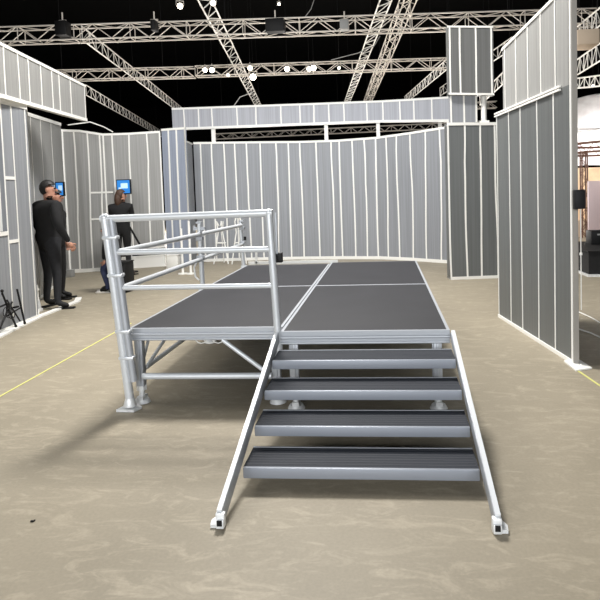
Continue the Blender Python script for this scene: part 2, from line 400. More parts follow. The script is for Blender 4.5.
for x, y in legs:
    if x > 0 and y < 1: y = .02
    b = MB(); b.box((x, y, .315), (.06, .06, .38)); b.box((x+.0, y-.034, .33), (.02, .012, .36)); b.box((x-.034, y, .33), (.012, .02, .36))
    lg = b.build('leg', M_ALUD, st, bevel=.004)
    b = MB(); b.tube((x, y, .02), (x, y, .16), .022); b.tube((x, y, .10), (x, y, .135), .04, 8); b.build('levelling_screw', M_GALV, lg)
    b = MB(); b.tube((x, y, .002), (x, y, .03), .065, 16, r2=.05); b.box((x, y, .04), (.05, .09, .03)); b.build('foot', M_GALV, lg)
# bracing
def brace(a, c, r=.017, nm='brace'):
    b = MB(); b.tube(a, c, r, 12); b.build(nm, M_ALU, st)
brace((-1.10, .08, .225), (-.10, .08, .225), .024, 'bottom_rail')
brace((-1.17, .16, .225), (-1.17, 3.8, .225), .02, 'bottom_rail')
brace((-.47, .09, .5), (-.13, .09, .24)); brace((-1.12, .2, .26), (-1.12, 1.0, .5), .014); brace((-1.14, .35, .5), (-1.14, .16, .28), .012)
for y in (1.9, 3.8):
    brace((.12, y, .14), (.42, y, .5), .012); brace((.17, y, .14), (.47, y, .5), .012)
    brace((1.1, y, .14), (.74, y, .5), .012); brace((-.1, y, .14), (-.45, y, .5), .014); brace((-1.1, y, .14), (-.75, y, .5), .014)
brace((.5, 3.9, .12), (.95, 3.9, .5), .012); brace((.55, 3.9, .12), (1.0, 3.9, .5), .012)
b = MB()
for k in range(3):
    c0 = Vector((-.72+.07*k, .35, .47)); b.path([c0+Vector((.05*math.cos(t), 0, .045*math.sin(t)-.02)) for t in [i*math.pi/6 for i in range(13)]], .005, 6)
b.build('hanging_cable', M_TAPE, st)

# ------------------------------------------------------------------ stairs
ss = thing('access_stairs', 'four-step aluminium stair unit with dark treads against the stage front', 'stairs', (.6, -.75, 0))
for sx, xt, xb in ((-1, -.012, -.042), (1, 1.224, 1.248)):
    a, c = Vector((xt, -.075, .555)), Vector((xb, -1.49, .045))
    b = MB(); b.beam(a, c, .018, .075)
    sg = b.build('stringer', M_ALUD, ss, bevel=.003)
    b = MB(); d = (c-a).normalized(); nrm = Vector((0, -d.z, d.y))*(-1 if d.y > 0 else 1)
    nrm = Vector((0, d.z, -d.y)); nrm = nrm if nrm.z > 0 else -nrm
    b.beam(a+nrm*.041+Vector((sx*.006, 0, 0)), c+nrm*.041+Vector((sx*.006, 0, 0)), .024, .012); b.build('edge_flange', M_TAPE if False else mat('bright_aluminium', (228, 231, 234), .3, .2), sg)
    b = MB(); b.box(c+d*.012, (.045, .03, .07), Matrix.Rotation(0, 3, 'X')); b.box((xb+sx*.0, c.y-.012, .028), (.04, .05, .045)); b.build('end_foot', M_GALV, sg, bevel=.006)
    b = MB(); b.box((xb, c.y-.039, .036), (.024, .006, .026)); b.build('end_hole', M_BLACK, sg)
    b = MB(); b.prism([(xb+sx*.02-.0, c.y+.10), (xb+sx*.055, c.y+.02), (xb+sx*.05, c.y-.02), (xb+sx*.02, c.y-.02)], .002, .02); b.build('foot_lug', M_GALV, sg)
ty = [(-.372, .474), (-.620, .356), (-.878, .237), (-1.140, .119)]
for i, (y, z) in enumerate(ty):
    x0, x1 = (.002, -.004, -.012, -.02)[i], (1.212, 1.216, 1.224, 1.232)[i]
    b = MB(); b.prism([(x0, y+.008), (x1, y+.008), (x1, y+.245), (x0, y+.245)], z-.03, z)
    t = b.build('tread', M_TREAD, ss, bevel=.003)
    b = MB(); b.box(((x0+x1)/2, y, z-.028), (x1-x0, .022, .06)); b.build('nosing', M_NOSE, t, bevel=.006)
    b = MB(); b.box(((x0+x1)/2, y+.245, z-.02), (x1-x0, .012, .045)); b.build('rear_lip', M_ALUD, t)
    b = MB()
    for k in range(7): b.box(((x0+x1)/2, y+.04+k*.03, z+.0006), (x1-x0-.02, .008, .0014))
    b.build('grip_ribs', mat('grip_rib_rubber', (42, 46, 54), .7) if i == 0 else bpy.data.materials['grip_rib_rubber'], t)

# ------------------------------------------------------------------ guard rails
g = thing('guard_rail', 'short aluminium guard rail with three bars across the left front of the stage', 'guard rail', (-.6, 0, 0))
PT, PB = Vector((-1.285, -.02, 1.45)), Vector((-1.165, -.02, .09))
on = lambda z: PT+(PB-PT)*((1.45-z)/(1.45-.09))
b = MB(); b.tube(PT, PB, .032, 16); lp = b.build('post', M_ALU, g)
b = MB(); o2 = Vector((.052, -.005, 0)); b.tube(on(1.44)+o2, on(.22)+o2, .027, 16); b.build('inner_tube', M_ALUD, lp)
for z in (1.30, 1.02, .60, .40): q = on(z)+o2/2; b = MB(); b.box(q, (.116, .064, .028)); b.build('clamp_sleeve', M_ALU, lp, bevel=.01)
b = MB(); b.tube(PB+Vector((0, 0, .05)), PB+Vector((0, 0, -.05)), .03, 12); b.tube((PB.x, PB.y, .03), (PB.x, PB.y, .10), .05, 14, r2=.03)
b.prism([(PB.x-.085, PB.y-.05), (PB.x+.05, PB.y-.055), (PB.x+.08, PB.y+.02), (PB.x+.03, PB.y+.07), (PB.x-.06, PB.y+.04)], .002, .022); b.build('base_foot', M_GALV, lp, bevel=.004)
RT, RB = Vector((-.055, -.03, 1.47)), Vector((-.012, -.045, .45))
b = MB(); b.tube(RT, RB, .027, 16); b.build('post', M_ALU, g)
b = MB(); b.tube(PT+Vector((-.03, 0, -.01)), RT+Vector((.027, 0, -.02)), .027, 16); b.ball(RT+Vector((.0, 0, -.018)), (.03, .03, .03)); b.ball(PT, (.034, .034, .03)); b.build('top_bar', M_ALU, g)
for z in (1.19, .925):
    b = MB(); b.tube(on(z)+o2, RT+(RB-RT)*((1.47-z)/1.02), .022 if z > 1 else .019, 14); b.build('bar', M_ALU, g)
b = MB(); b.box((-.012, .02, 1.27), (.012, .03, .36)); b.build('back_plate', M_ALUD, g)
b = MB(); b.box((.0, .03, 1.12), (.045, .05, .07)); b.build('end_clamp', M_BLACK, g, bevel=.004)

g = thing('guard_rail', 'long aluminium side guard rail with two bars running back along the left stage edge', 'guard rail', (-1.22, 2, 0))
for y, zt, lean in ((1.99, 1.315, .0), (3.86, 1.24, -.02)):
    b = MB(); b.tube((-1.235+lean, y, zt), (-1.225, y, .40), .026, 14); b.box((-1.23, y, .55), (.07, .05, .10)); p_ = b.build('post', M_ALU, g)
    for z in (1.13, .92): b = MB(); b.box((-1.235, y, z), (.075, .07, .05)); b.build('clamp', M_ALUD, p_, bevel=.006)
    b = MB(); b.box((-1.235, y, zt-.01), (.06, .06, .02))
    if y < 3: b.box((-1.235, y, 1.24), (.13, .04, .03)); b.tube((-1.29, y, 1.21), (-1.29, y, 1.27), .014, 8)
    b.build('top_cap', M_ALUD, p_)
a, c = on(1.185), Vector((-1.235, 3.86, 1.17)); b = MB(); b.tube(a+Vector((.03, .06, 0)), c, .024, 14); b.build('bar', M_ALU, g)
a, c = on(.915), Vector((-1.235, 3.86, .90)); b = MB(); b.tube(a+Vector((.03, .06, 0)), c, .022, 14); b.build('bar', M_ALU, g)
b = MB(); b.box((-1.2, 3.88, .98), (.03, .03, .05)); b.build('end_clamp', M_BLACK, g)
b = MB(); b.path([(-1.26, 1.95, .9), (-1.30, 1.95, .82), (-1.29, 1.95, .72), (-1.25, 1.95, .68)], .01); b.build('hook', M_GALV, g)
# back edge toe board
b = MB(); b.box((-.55, 4.02, .61), (1.3, .02, .04)); b.box((-1.08, 4.02, .70), (.03, .02, .2)); b.build('toe_board', M_TAPE, st)

# ------------------------------------------------------------------ floor markings
def strip(name, a, c, w, m, label, cat, h=.003):
    b = MB(); b.beam((a[0], a[1], h/2+.001), (c[0], c[1], h/2+.001), w, h); return tag(b.build(name, m), label, cat)
strip('floor_tape', (-2.37, -.6), (-2.48, 2.9), .018, M_YEL, 'long yellow tape line on the floor left of the stage', 'floor tape')
strip('floor_tape', (2.385, .90), (2.475, .1), .018, M_YEL, 'short yellow tape line on the floor in front of the right wall foot plate', 'floor tape')
def cable(x0, y0, x1, y1, label, nm='floor_cable'):
    a, c = fl(x0, y0), fl(x1, y1); m_ = (a+c)/2+Vector((.02, .04, 0))
    b = MB(); b.path([Vector((v.x, v.y, .009)) for v in (a, (a+m_)/2, m_, (m_+c)/2, c)], .008, 8); return tag(b.build(nm, M_TAPE), label, 'cable', )
cable(576, 311.5, 606, 327, 'white cable on the floor behind the right wall, farther from the foot plate')
cable(576, 329, 606, 341, 'white cable on the floor behind the right wall, nearer the foot plate')
q = fl(32, 522); b = MB(); b.box((q.x, q.y, .005), (.014, .006, .006)); b.box((q.x+.008, q.y+.005, .004), (.006, .012, .005)); tag(b.build('floor_scrap', M_BLACK), 'tiny black scrap lying on the open floor at lower left', 'scrap')

# ------------------------------------------------------------------ trusses
def truss(a, c, size, label, n, m=M_TRUSS, group='overhead trusses', r=None, hoist=True):
    a, c = Vector(a), Vector(c); t = thing('lighting_truss', label, 'truss', (a+c)/2, group)
    d = (c-a).normalized(); s = d.cross(Vector((0, 0, 1))).normalized(); u = s.cross(d); h = size/2; r = r or size*.055
    for i, j in ((-1, -1), (1, -1), (-1, 1), (1, 1)):
        o = s*h*i+u*h*j; b = MB(); b.tube(a+o, c+o, r, 8); b.build('chord', m, t)
    b = MB(); L = (c-a).length
    for k in range(n):
        p0 = a+d*L*k/n; p1 = a+d*L*(k+1)/n; f = 1 if k % 2 else -1
        for i in (-1, 1):
            b.tube(p0+s*h*i+u*h*f, p1+s*h*i-u*h*f, r*.6, 5)
            b.tube(p0+u*h*i+s*h*f, p1+u*h*i-s*h*f, r*.6, 5)
            if k % 3 == 0: b.tube(p0+s*h*i+u*h, p0+s*h*i-u*h, r*.6, 5); b.tube(p0+u*h*i+s*h, p0+u*h*i-s*h, r*.6, 5)
    b.build('lacing', m, t)
    for f in ((.12, .5, .88) if hoist else ()):
        q = a+(c-a)*f
        if q.y > 9: b = MB(); b.tube((q.x, q.y, q.z+h*.9), (q.x, q.y, 11.98), .012, 6); b.build('hoist_cable', M_BLACK, t)
    return t
TZ = 6.3
def T(x0, y0, x1, y1, z=6.85): return fl(x0, y0, z), fl(x1, y1, z)
def ext(a, c, e0, e1):
    d = (c-a).normalized(); return a-d*e0, c+d*e1
def ladder(a, c, h, label, n, m=None, lean=0., r=.02, group='overhead trusses'):
    a, c = Vector(a), Vector(c); t = thing('ladder_truss', label, 'truss', (a+c)/2, group); m = m or M_TRUSSL
    d = (c-a).normalized(); s = d.cross(Vector((0, 0, 1))).normalized(); u = (s.cross(d)+s*lean).normalized()
    for f in (-.5, .5): b = MB(); b.tube(a+u*h*f, c+u*h*f, r*1.25, 8); b.build('chord', m, t)
    L = (c-a).length; b = MB()
    for k in range(n+1):
        p0 = a+d*L*k/n; b.tube(p0-u*h/2, p0+u*h/2, r*.8, 6)
        if k < n: p1 = a+d*L*(k+1)/n; f = .5 if k % 2 else -.5; b.tube(p0+u*h*f, p1-u*h*f, r*.6, 5)
    b.build('rungs', m, t)
    for f in (.3, .8): q = a+d*L*f; b = MB(); b.tube(q+u*h/2, (q.x, q.y, 11.98), .008, 5); b.build('hoist_cable', M_BLACK, t)
    return t
truss((-14, 11.2, TZ), (6.9, 12.9, TZ), .40, 'near cross truss spanning the full width of the hall', 40)
truss((-16, 16.2, TZ), (-6.2, 17.3, TZ), .36, 'second cross truss on the left, behind the ladder-like diagonal truss', 22)
truss((-6.1, 17.2, TZ), (4.6, 18.0, TZ), .36, 'second cross truss over the back wall carrying the row of lamps', 22)
a, c = ext(*T(82, 33, 178, 108), 0, 4); ladder(a, c, .42, 'bright ladder-like truss running away from upper left to the header band', 30)
a, c = ext(*T(86, 90, 160, 133), 0, 3); ladder(a, c, .48, 'lower left receding ladder truss ending above the left middle wall', 28)
a, c = ext(*T(205, 0, 258, 105), 2, 4); ladder(a, c, .34, 'thin receding ladder truss left of centre crossing both cross trusses', 30, lean=1.2)
a, c = ext(*T(386, 0, 346, 105), 2, 3); ladder(a, c, .40, 'receding centre ladder truss, the left one of the close pair', 30, lean=3)
a, c = ext(*T(408, 0, 368, 100), 2, 3); truss(a, c, .34, 'receding box truss at centre, the right one of the close pair', 24, M_TRUSS)
a, c = T(512, 43, 440, 92); ladder(a, c, .42, 'receding ladder truss seen between the tower and upper right wall', 14)
a, c = T(447, 64, 405, 100); ladder(a, c, .42, 'receding ladder truss left of the tower upper block', 16)
ladder(pl(570, 40, 15), pl(606, 12, 11), .45, 'short ladder truss over the beige box right of the right wall', 9)
ladder(pl(570, 72, 15), pl(606, 48, 11), .45, 'short ladder truss below the beige box right of the right wall', 9)
ladder(pl(570, 84, 15), pl(606, 80, 13), .3, 'thin ladder truss over the white canopy right of the right wall', 7)
ladder(pl(480, 100, 20), pl(520, 62, 15), .4, 'truss crossing the gap beside the tower neck', 10)
for k, (y, z) in enumerate(((33, 6.7), (39, 6.2))):
    truss((-12, y, z), (8, y, z+.15), .4, ('nearer' if k == 0 else 'farther')+' distant cross truss glimpsed through the gap under the header band', 40)
# truss hardware
def hung_box(x, y, w, h, Y, label, m=M_BLACK, dep=.3, name='hung_case', cat='case'):
    p0, p1 = pl(x, y, Y), pl(x+w, y+h, Y); t = (p0+p1)/2
    th = thing(name, label, cat, t)
    b = MB(); b.box(t, (abs(p1.x-p0.x), dep, abs(p1.z-p0.z))); b.build('case', m, th, bevel=.02)
    b = MB(); b.tube(t+Vector((0, 0, abs(p1.z-p0.z)/2)), t+Vector((0, 0, abs(p1.z-p0.z)/2+.25)), .02); b.tube(t+Vector((-.1, 0, abs(p1.z-p0.z)/2+.02)), t+Vector((.1, 0, abs(p1.z-p0.z)/2+.02)), .03); b.build('hanging_bracket', M_TRUSS, th)
    return th
hung_box(266, 20, 19, 12, 11.85, 'black box clamped in the near cross truss above the back wall')
hung_box(340, 21, 9, 9, 11.95, 'small dark box on the near cross truss left of the centre pair', M_GREYBOX)
hung_box(57, 22, 12, 14, 11.35, 'dark box in the near cross truss at upper left')
hung_box(152, 21, 5, 10, 11.35, 'small dark clamp box hanging from the near cross truss')
hung_box(573, 33, 22, 14, 9.5, 'beige fabric box hanging right of the right wall top', M_BEIGE, .6, 'hanging_box', 'hanging box')
def cable3(pts, r, label, m=M_GREYBOX, nm='hanging_cable'):
    b = MB(); b.path(pts, r, 6); return tag(b.build(nm, m), label, 'cable')
cable3([pl(380, 36, 13), pl(374, 46, 13), pl(358, 53, 13), pl(331, 60, 13)], .012, 'thin curved cable hanging between the two cross trusses near the centre', M_GREYBOX)
cable3([pl(314, 0, 13), pl(311, 9, 13), pl(305, 17, 13)], .012, 'thin cable at top of picture left of the centre trusses')
cable3([pl(253, 92, 16), pl(240, 97, 16), pl(233, 107, 16)], .016, 'thin curved cable above the header band below the lamps')
cable3([pl(68, 125, 7.9), pl(90, 122, 7.9), pl(104, 127, 8), pl(113, 132, 8.1)], .012, 'white cable arched over the left middle wall top', M_TAPE)
# lamps
def lamp(x, y, Y, r, label, hang=True, es=None):
    r *= .8; p = pl(x, y, Y); t = thing('stage_lamp', label, 'lamp', p, 'stage lamps on the trusses'); d = (EYE-p).normalized(); d = (d+Vector((0, 0, -.15))).normalized()
    b = MB(); b.tube(p-d*r*2.6, p, r*1.0, 14, r2=r*1.15); b.build('lamp_body', M_BLACK, t)
    b = MB(); b.tube(p+d*.001, p+d*.03, r, 16); b.build('lens', M_LAMP, t)
    s = d.cross(Vector((0, 0, 1))).normalized(); b = MB(); q = p-d*r*1.2
    b.path([q+s*r*1.3, q+s*r*1.3+Vector((0, 0, r*1.6)), q-s*r*1.3+Vector((0, 0, r*1.6)), q-s*r*1.3], r*.12, 6); b.tube(q+Vector((0, 0, r*1.6)), q+Vector((0, 0, r*2.4)), r*.15, 6); b.build('yoke', M_TRUSS, t); b = MB(); b.tube(q+Vector((0, 0, r*2.3)), (q.x, q.y, 11.98), .005, 5); b.build('safety_cable', M_BLACK, t); return t
for x, y, r, nm in ((205, 70, .10, 'lamp on the far cross truss, leftmost of the lit row'), (212, 70, .11, 'lamp on the far cross truss, second from the left'), (228, 75, .06, 'faint small lamp below the far cross truss left of the thin receding truss'),
                    (250, 68, .10, 'lamp in the far cross truss just above the brightest one'), (253, 77, .14, 'brightest lamp hanging below the far cross truss'), (287, 69, .11, 'single lamp on the far cross truss right of the brightest one'),
                    (309, 69, .10, 'lamp of the close pair on the far cross truss, left one'), (313.5, 68, .12, 'lamp of the close pair on the far cross truss, right one'), (339, 68, .06, 'small faint lamp, rightmost of the far truss row')):
    lamp(x, y, 16.6, r, nm)
lamp(180, 6, 10.6, .09, 'large glowing lamp at top left above the near cross truss')
lamp(213, 3, 10.4, .08, 'small lamp at top next to the large glowing lamp')
lamp(513, 44, 12.8, .10, 'lamp shining over the far top corner of the right wall')
lamp(279, 4, 12.8, .05, 'tiny lamp at the top above the black truss box')
lamp(593, 86, 14, .05, 'lamp right of the right wall over the white canopy')

# ------------------------------------------------------------------ people
def seg_dist(p, a, b_):
    ab = b_-a; t = max(0, min(1, (p-a).dot(ab)/max(ab.length_squared, 1e-9))); return (p-(a+ab*t)).length
def skin_obj(name, V, E, mats, facemat, parent, rootv=0, levels=2):
    me = bpy.data.meshes.new(name); me.from_pydata([v[0] for v in V], [e[:2] for e in E], []); me.update()
    o = bpy.data.objects.new(name, me); COL.objects.link(o)
    mod = o.modifiers.new('skin', 'SKIN')
    if not me.skin_vertices: 
        bpy.context.view_layer.objects.active = o
        bpy.ops.mesh.customdata_skin_add()
    for i, v in enumerate(V):
        r = v[1]; me.skin_vertices[0].data[i].radius = (r, r) if not isinstance(r, tuple) else r
        me.skin_vertices[0].data[i].use_root = (i == rootv)
    sb = o.modifiers.new('sub', 'SUBSURF'); sb.levels = levels; sb.render_levels = levels
    dg = bpy.context.evaluated_depsgraph_get(); m2 = bpy.data.meshes.new_from_object(o.evaluated_get(dg)); m2.name = name
    o.modifiers.clear(); o.data = m2; m2.materials.clear()
    for m in mats: m2.materials.append(m)
    pts = [Vector(v[0]) for v in V]
    for f in m2.polygons:
        f.use_smooth = True; k = min(E, key=lambda e: seg_dist(f.center, pts[e[0]], pts[e[1]])/(.02+(e[3] if len(e) > 3 else .05))); f.material_index = k[2]
    o.parent = parent; return o

def person(label, loc, yaw, h, mats, pose, hair, hair_long=False, shoe=None, bulk=1.0):
    """figure facing local +X; yaw turns it; joints in units of a 1.8 m person"""
    top, leg, skin, shoem = mats
    t = thing('person', label, 'person', loc); k = h/1.8; R = Matrix.Rotation(yaw, 3, 'Z')
    J = dict(pelvis=(0, 0, .96), waist=(0, 0, 1.08), chest=(.01, 0, 1.28), shb=(.0, 0, 1.43), neck=(.01, 0, 1.52), jaw=(.035, 0, 1.59), head=(.02, 0, 1.67), crown=(.01, 0, 1.735),
             hl=(0, .09, .93), hr=(0, -.09, .93), kl=(.02, .10, .50), kr=(.02, -.10, .50), al=(-.01, .10, .09), ar=(-.01, -.10, .09), tl=(.15, .11, .035), tr=(.15, -.11, .035),
             sl=(0, .19, 1.43), sr=(0, -.19, 1.43), el=(-.02, .23, 1.14), er=(-.02, -.23, 1.14), wl=(.06, .22, .90), wr=(.06, -.22, .90))
    J.update({a_: v_ for a_, v_ in pose.items() if a_ != 'face'})
    if 'jaw' not in pose:
        fv = Vector(pose.get('face', (1, 0, 0))).normalized()
        for n_, o_ in (('jaw', .018), ('head', .016), ('crown', .004)): J[n_] = (.015+fv.x*o_, fv.y*o_, J[n_][2])
    W = {n: R @ (Vector(v)*k) for n, v in J.items()}
    rad = dict(pelvis=(.15, .12), waist=(.145, .11), chest=(.17, .125), shb=(.13, .10), neck=.055, jaw=.072, head=(.088, .10), crown=.066, hl=.095, hr=.095, kl=.065, kr=.065, al=.047, ar=.047, tl=.036, tr=.036,
               sl=.075, sr=.075, el=.055, er=.055, wl=.036, wr=.036)
    for n_ in rad:
        if n_ not in ('neck', 'jaw', 'head', 'crown', 'wl', 'wr', 'tl', 'tr', 'al', 'ar', 'kl', 'kr'): rad[n_] = tuple(x*bulk for x in rad[n_]) if isinstance(rad[n_], tuple) else rad[n_]*bulk
    names = list(J); idx = {n: i for i, n in enumerate(names)}
    V = [(tuple(W[n]), tuple(x*k for x in rad[n]) if isinstance(rad[n], tuple) else rad[n]*k) for n in names]
    Eb = [('pelvis', 'waist', 0, .14), ('waist', 'chest', 0, .16), ('chest', 'shb', 0, .15), ('shb', 'neck', 0, .06), ('neck', 'jaw', 2, .06), ('jaw', 'head', 2, .08), ('head', 'crown', 2, .08),
          ('pelvis', 'hl', 1, .10), ('pelvis', 'hr', 1, .10), ('hl', 'kl', 1, .08), ('hr', 'kr', 1, .08), ('kl', 'al', 1, .055), ('kr', 'ar', 1, .055), ('al', 'tl', 3, .04), ('ar', 'tr', 3, .04),
          ('shb', 'sl', 0, .08), ('shb', 'sr', 0, .08), ('sl', 'el', 0, .06), ('sr', 'er', 0, .06), ('el', 'wl', 0, .045), ('er', 'wr', 0, .045)]
    E = [(idx[a], idx[c], m, r*k) for a, c, m, r in Eb]
    body = skin_obj('body', V, E, [top, leg, skin, shoem], None, t)
    head = W['head']; f = R @ Vector(pose.get('face', (1, 0, 0))); f.normalize(); sd = Vector((-f.y, f.x, 0)); Z = Vector((0, 0, 1)); wl = Vector(loc)
    c0 = wl+head
    b = MB(); b.ball(c0+f*.105*k-Z*.012*k, (.02*k, .014*k, .024*k), 8); b.build('nose', skin, t)
    for s in (-1, 1):
        b = MB(); b.ball(c0+f*.088*k+sd*s*.034*k+Z*.015*k, (.013*k, .013*k, .010*k), 8); b.build('eye', M_BLACK, t)
        b = MB(); b.ball(c0+sd*s*.094*k-Z*.01*k, (.022*k, .014*k, .034*k), 8); b.build('ear', skin, t)
    b = MB(); b.ball(c0+f*.088*k-Z*.062*k, (.014*k, .028*k, .007*k), 8); b.build('mouth', mat('lips', (150, 90, 84), .5) if 'lips' not in bpy.data.materials else bpy.data.materials['lips'], t)
    # hair: a cap that leaves the face free
    b = MB(); b.ball((0, 0, 0), (.110*k, .098*k, .118*k), 24)
    bmesh.ops.delete(b.bm, geom=[v for v in b.bm.verts if (v.co.x > .045*k and v.co.z < .05*k) or v.co.z < (-.105*k) or (v.co.x > .012*k and v.co.z < .02*k)], context='VERTS')
    bmesh.ops.solidify(b.bm, geom=b.bm.faces[:], thickness=.012*k)
    b.bm.transform(Matrix.Translation(c0+Z*.022*k-f*.008*k) @ Matrix.Rotation(math.atan2(f.y, f.x), 4, 'Z'))
    if hair_long:
        b.ball(c0-f*.06*k-Z*.09*k, (.08*k, .095*k, .17*k), 14)
    b.build('hair', hair, t)
    # hands: palm and five fingers, loosely curled
    for side, (e, w_) in (('l', ('el', 'wl')), ('r', ('er', 'wr'))):
        wv = W[w_]; d = (wv-W[e]).normalized(); s = R @ Vector((0, 1 if side == 'l' else -1, 0)); fr = d.cross(s).normalized()
        if fr.dot(R @ Vector((1, 0, 0))) < 0: fr = -fr
        pal = wv+d*.045*k; kn = wv+d*.09*k
        Vh = [(tuple(wv), (.024*k, .03*k)), (tuple(pal), (.024*k, .038*k)), (tuple(kn), (.018*k, .036*k))]; Eh = [(0, 1, 0), (1, 2, 0)]
        skin_obj('hand', Vh, Eh, [skin], None, body, 0, 1)
        for q, (off, ln) in enumerate(((.030, .070), (.010, .080), (-.010, .074), (-.028, .058))):
            p0 = pal+fr*off*k+d*.02*k; p1 = kn+fr*off*k+d*ln*.45*k; p2 = p1+(d*.7-s*.7).normalized()*ln*.4*k; p3 = p2+(d*.3-s*.95).normalized()*ln*.3*k
            skin_obj('finger', [(tuple(v), .0088*k) for v in (p0, p1, p2, p3)], [(0, 1, 0), (1, 2, 0), (2, 3, 0)], [skin], None, body, 0, 1)
        p0 = pal+fr*.02*k; p1 = p0+(fr+d*.6).normalized()*.045*k; p2 = p1+(d+fr*.2-s*.3).normalized()*.035*k
        skin_obj('thumb', [(tuple(v), .010*k) for v in (p0, p1, p2)], [(0, 1, 0), (1, 2, 0)], [skin], None, body, 0, 1)
    for a_, t_ in (('al', 'tl'), ('ar', 'tr')):
        A, B = wl+W[a_], wl+W[t_]; dd = Vector((B.x-A.x, B.y-A.y, 0)).normalized(); zb = max(min(A.z-.09*k, B.z-.035*k), .0)
        c_ = (A+B)/2; c_.z = loc[2]+.012+max(0, zb-loc[2]); b = MB()
        b.box(c_+dd*.01, (.28*k, .088*k, .022), Matrix.Rotation(math.atan2(dd.y, dd.x), 3, 'Z')); b.build('shoe_sole', shoe or M_BLACK, t, bevel=.008)
    return t
# man in black by the near left wall, seen from behind, head turned to the right
p = fl(50, 308)
person('man in black jacket and charcoal trousers standing beside the near left wall end', (p.x+.045, p.y+.0, 0), math.radians(60), 1.90, (M_BLACKM, M_TROUS, M_SKIN, M_BLACK),
       dict(face=(1, -.85, 0), wr=(.12, -.30, .93), er=(-.03, -.31, 1.17), sr=(0, -.215, 1.44), sl=(0, .215, 1.44), el=(.0, .29, 1.16), wl=(.12, .26, .95), al=(.0, .16, .09), tl=(.14, .20, .035), kl=(.04, .14, .5), kr=(.02, -.13, .5), ar=(-.02, -.17, .09), tr=(.09, -.27, .035)), M_HAIR, bulk=1.25)
p = fl(70, 302)
person('person in black half hidden behind the man in the black jacket', (p.x-.34, p.y+.30, 0), math.radians(5), 1.78, (M_BLACKM, M_BLACKM, M_SKIN, M_BLACK),
       dict(el=(-.02, .22, 1.16), wl=(.06, .2, .93), ar=(.02, -.10, .09)), M_HAIR, bulk=1.05)
p = fl(125, 275)
person('person with brown hair in black clothes beneath the larger blue wall screen', (p.x-.02, p.y, 0), math.radians(100), 1.80, (M_BLACKM, M_BLACKM, M_SKIN, M_BOOT),
       dict(face=(.6, -.8, 0), el=(.08, .2, 1.18), wl=(.26, .08, 1.25), er=(.08, -.2, 1.18), wr=(.26, -.08, 1.25), ar=(-.14, -.14, .10), tr=(-.02, -.22, .035)), M_HAIRB, True, bulk=1.2)
# crouched figure behind the guard rail post
p = fl(104, 292)
person('crouching person in dark jeans and white-soled shoes behind the front guard rail post', (p.x+.13, p.y, 0), math.radians(178), 1.72, (M_BLACKM, M_JEAN, M_SKIN, M_BLACK),
       dict(pelvis=(-.10, 0, .62), hl=(-.08, .08, .60), hr=(-.08, -.08, .60), waist=(-.12, 0, .74), chest=(-.10, 0, .90), shb=(-.06, 0, 1.0), neck=(-.02, 0, 1.06), jaw=(.03, 0, 1.08), head=(.02, 0, 1.14), crown=(0, 0, 1.19), face=(1, 0, -.2),
            kl=(.10, .07, .43), kr=(.12, -.08, .45), al=(.0, .08, .09), ar=(.08, -.09, .09), tl=(.16, .09, .035), tr=(.24, -.1, .035),
            sl=(-.06, .15, .99), sr=(-.06, -.15, .99), el=(-.02, .18, .78), er=(-.02, -.18, .78), wl=(.02, .15, .6), wr=(.02, -.15, .6)), M_HAIR, shoe=M_SOLE)
q = fl(104, 292); q.x += .07; b = MB(); b.box((q.x+.26, q.y, .26), (.3, .34, .50)); b.box((q.x+.26, q.y, .52), (.32, .36, .02)); tag(b.build('stool', M_BLACK, bevel=.01), 'black box stool under the crouching person', 'stool')

# ------------------------------------------------------------------ screens and small gear
def screen(px, py, w, h, Y, label):
    a, c = pl(px, py, Y), pl(px+w, py+h, Y); t = thing('wall_screen', label, 'screen', (a+c)/2)
    W_, H_ = abs(c.x-a.x), abs(a.z-c.z); m_ = (a+c)/2
    b = MB(); b.box(m_, (W_+.04, .05, H_+.04)); b.build('housing', M_BLACK, t, bevel=.005)
    b = MB(); b.box(m_+Vector((0, -.028, 0)), (W_, .006, H_)); sc = b.build('display', M_SCREEN, t)
    b = MB(); b.box(m_+Vector((.02, -.033, .02)), (W_*.55, .004, H_*.4)); b.box(m_+Vector((-.08, -.033, -.05)), (W_*.2, .004, H_*.25)); b.build('picture', M_SCREENP, sc)
screen(117.5, 180.5, 13, 12.5, 8.25, 'blue lit screen mounted on the left middle wall above the brown-haired person')
screen(56.5, 183, 7.5, 12, 6.7, 'small blue screen just right of the face of the man in the black jacket')
# black kit against the near left wall
q = fl(8, 323); t = thing('folded_tripod', 'black folded tripod with spread legs and coiled cable against the near left wall', 'tripod', (q.x, q.y, 0))
OFFW = [(a_[0]+.07, a_[1]) for a_ in NA]
def P(x, y):
    sx_, z_ = arc_hit(x, y, OFFW); L0 = math.hypot(OFFW[1][0]-OFFW[0][0], OFFW[1][1]-OFFW[0][1])
    a_, c_, t_ = (OFFW[0], OFFW[1], sx_/L0) if sx_ < L0 else (OFFW[1], OFFW[2], (sx_-L0)/math.hypot(OFFW[2][0]-OFFW[1][0], OFFW[2][1]-OFFW[1][1]))
    return Vector((a_[0]+(c_[0]-a_[0])*t_, a_[1]+(c_[1]-a_[1])*t_, max(.018, z_)))
off = lambda v, dy: Vector((v.x-dy, v.y, v.z))
for a, c in (((17, 289), (21, 323)), ((2, 293), (12, 326)), ((12, 302), (-4, 328))):
    b = MB(); b.tube(P(*a), off(P(*c), -.05), .012); b.ball(off(P(*c), -.05), (.018, .018, .018), 8); b.build('leg', M_BLACK, t)
b = MB(); b.tube(P(7, 300), P(20, 321), .009); b.tube(P(4, 318), P(20, 308), .009); b.tube(P(-3, 308), P(9, 303), .011); b.build('strut', M_BLACK, t)
b = MB(); b.tube(P(8, 303), P(8, 313), .022); b.box(P(16, 307), (.04, .07, .02)); b.ball(P(2, 291), (.02, .02, .02), 8); b.build('hub', M_BLACK, t)
b = MB()
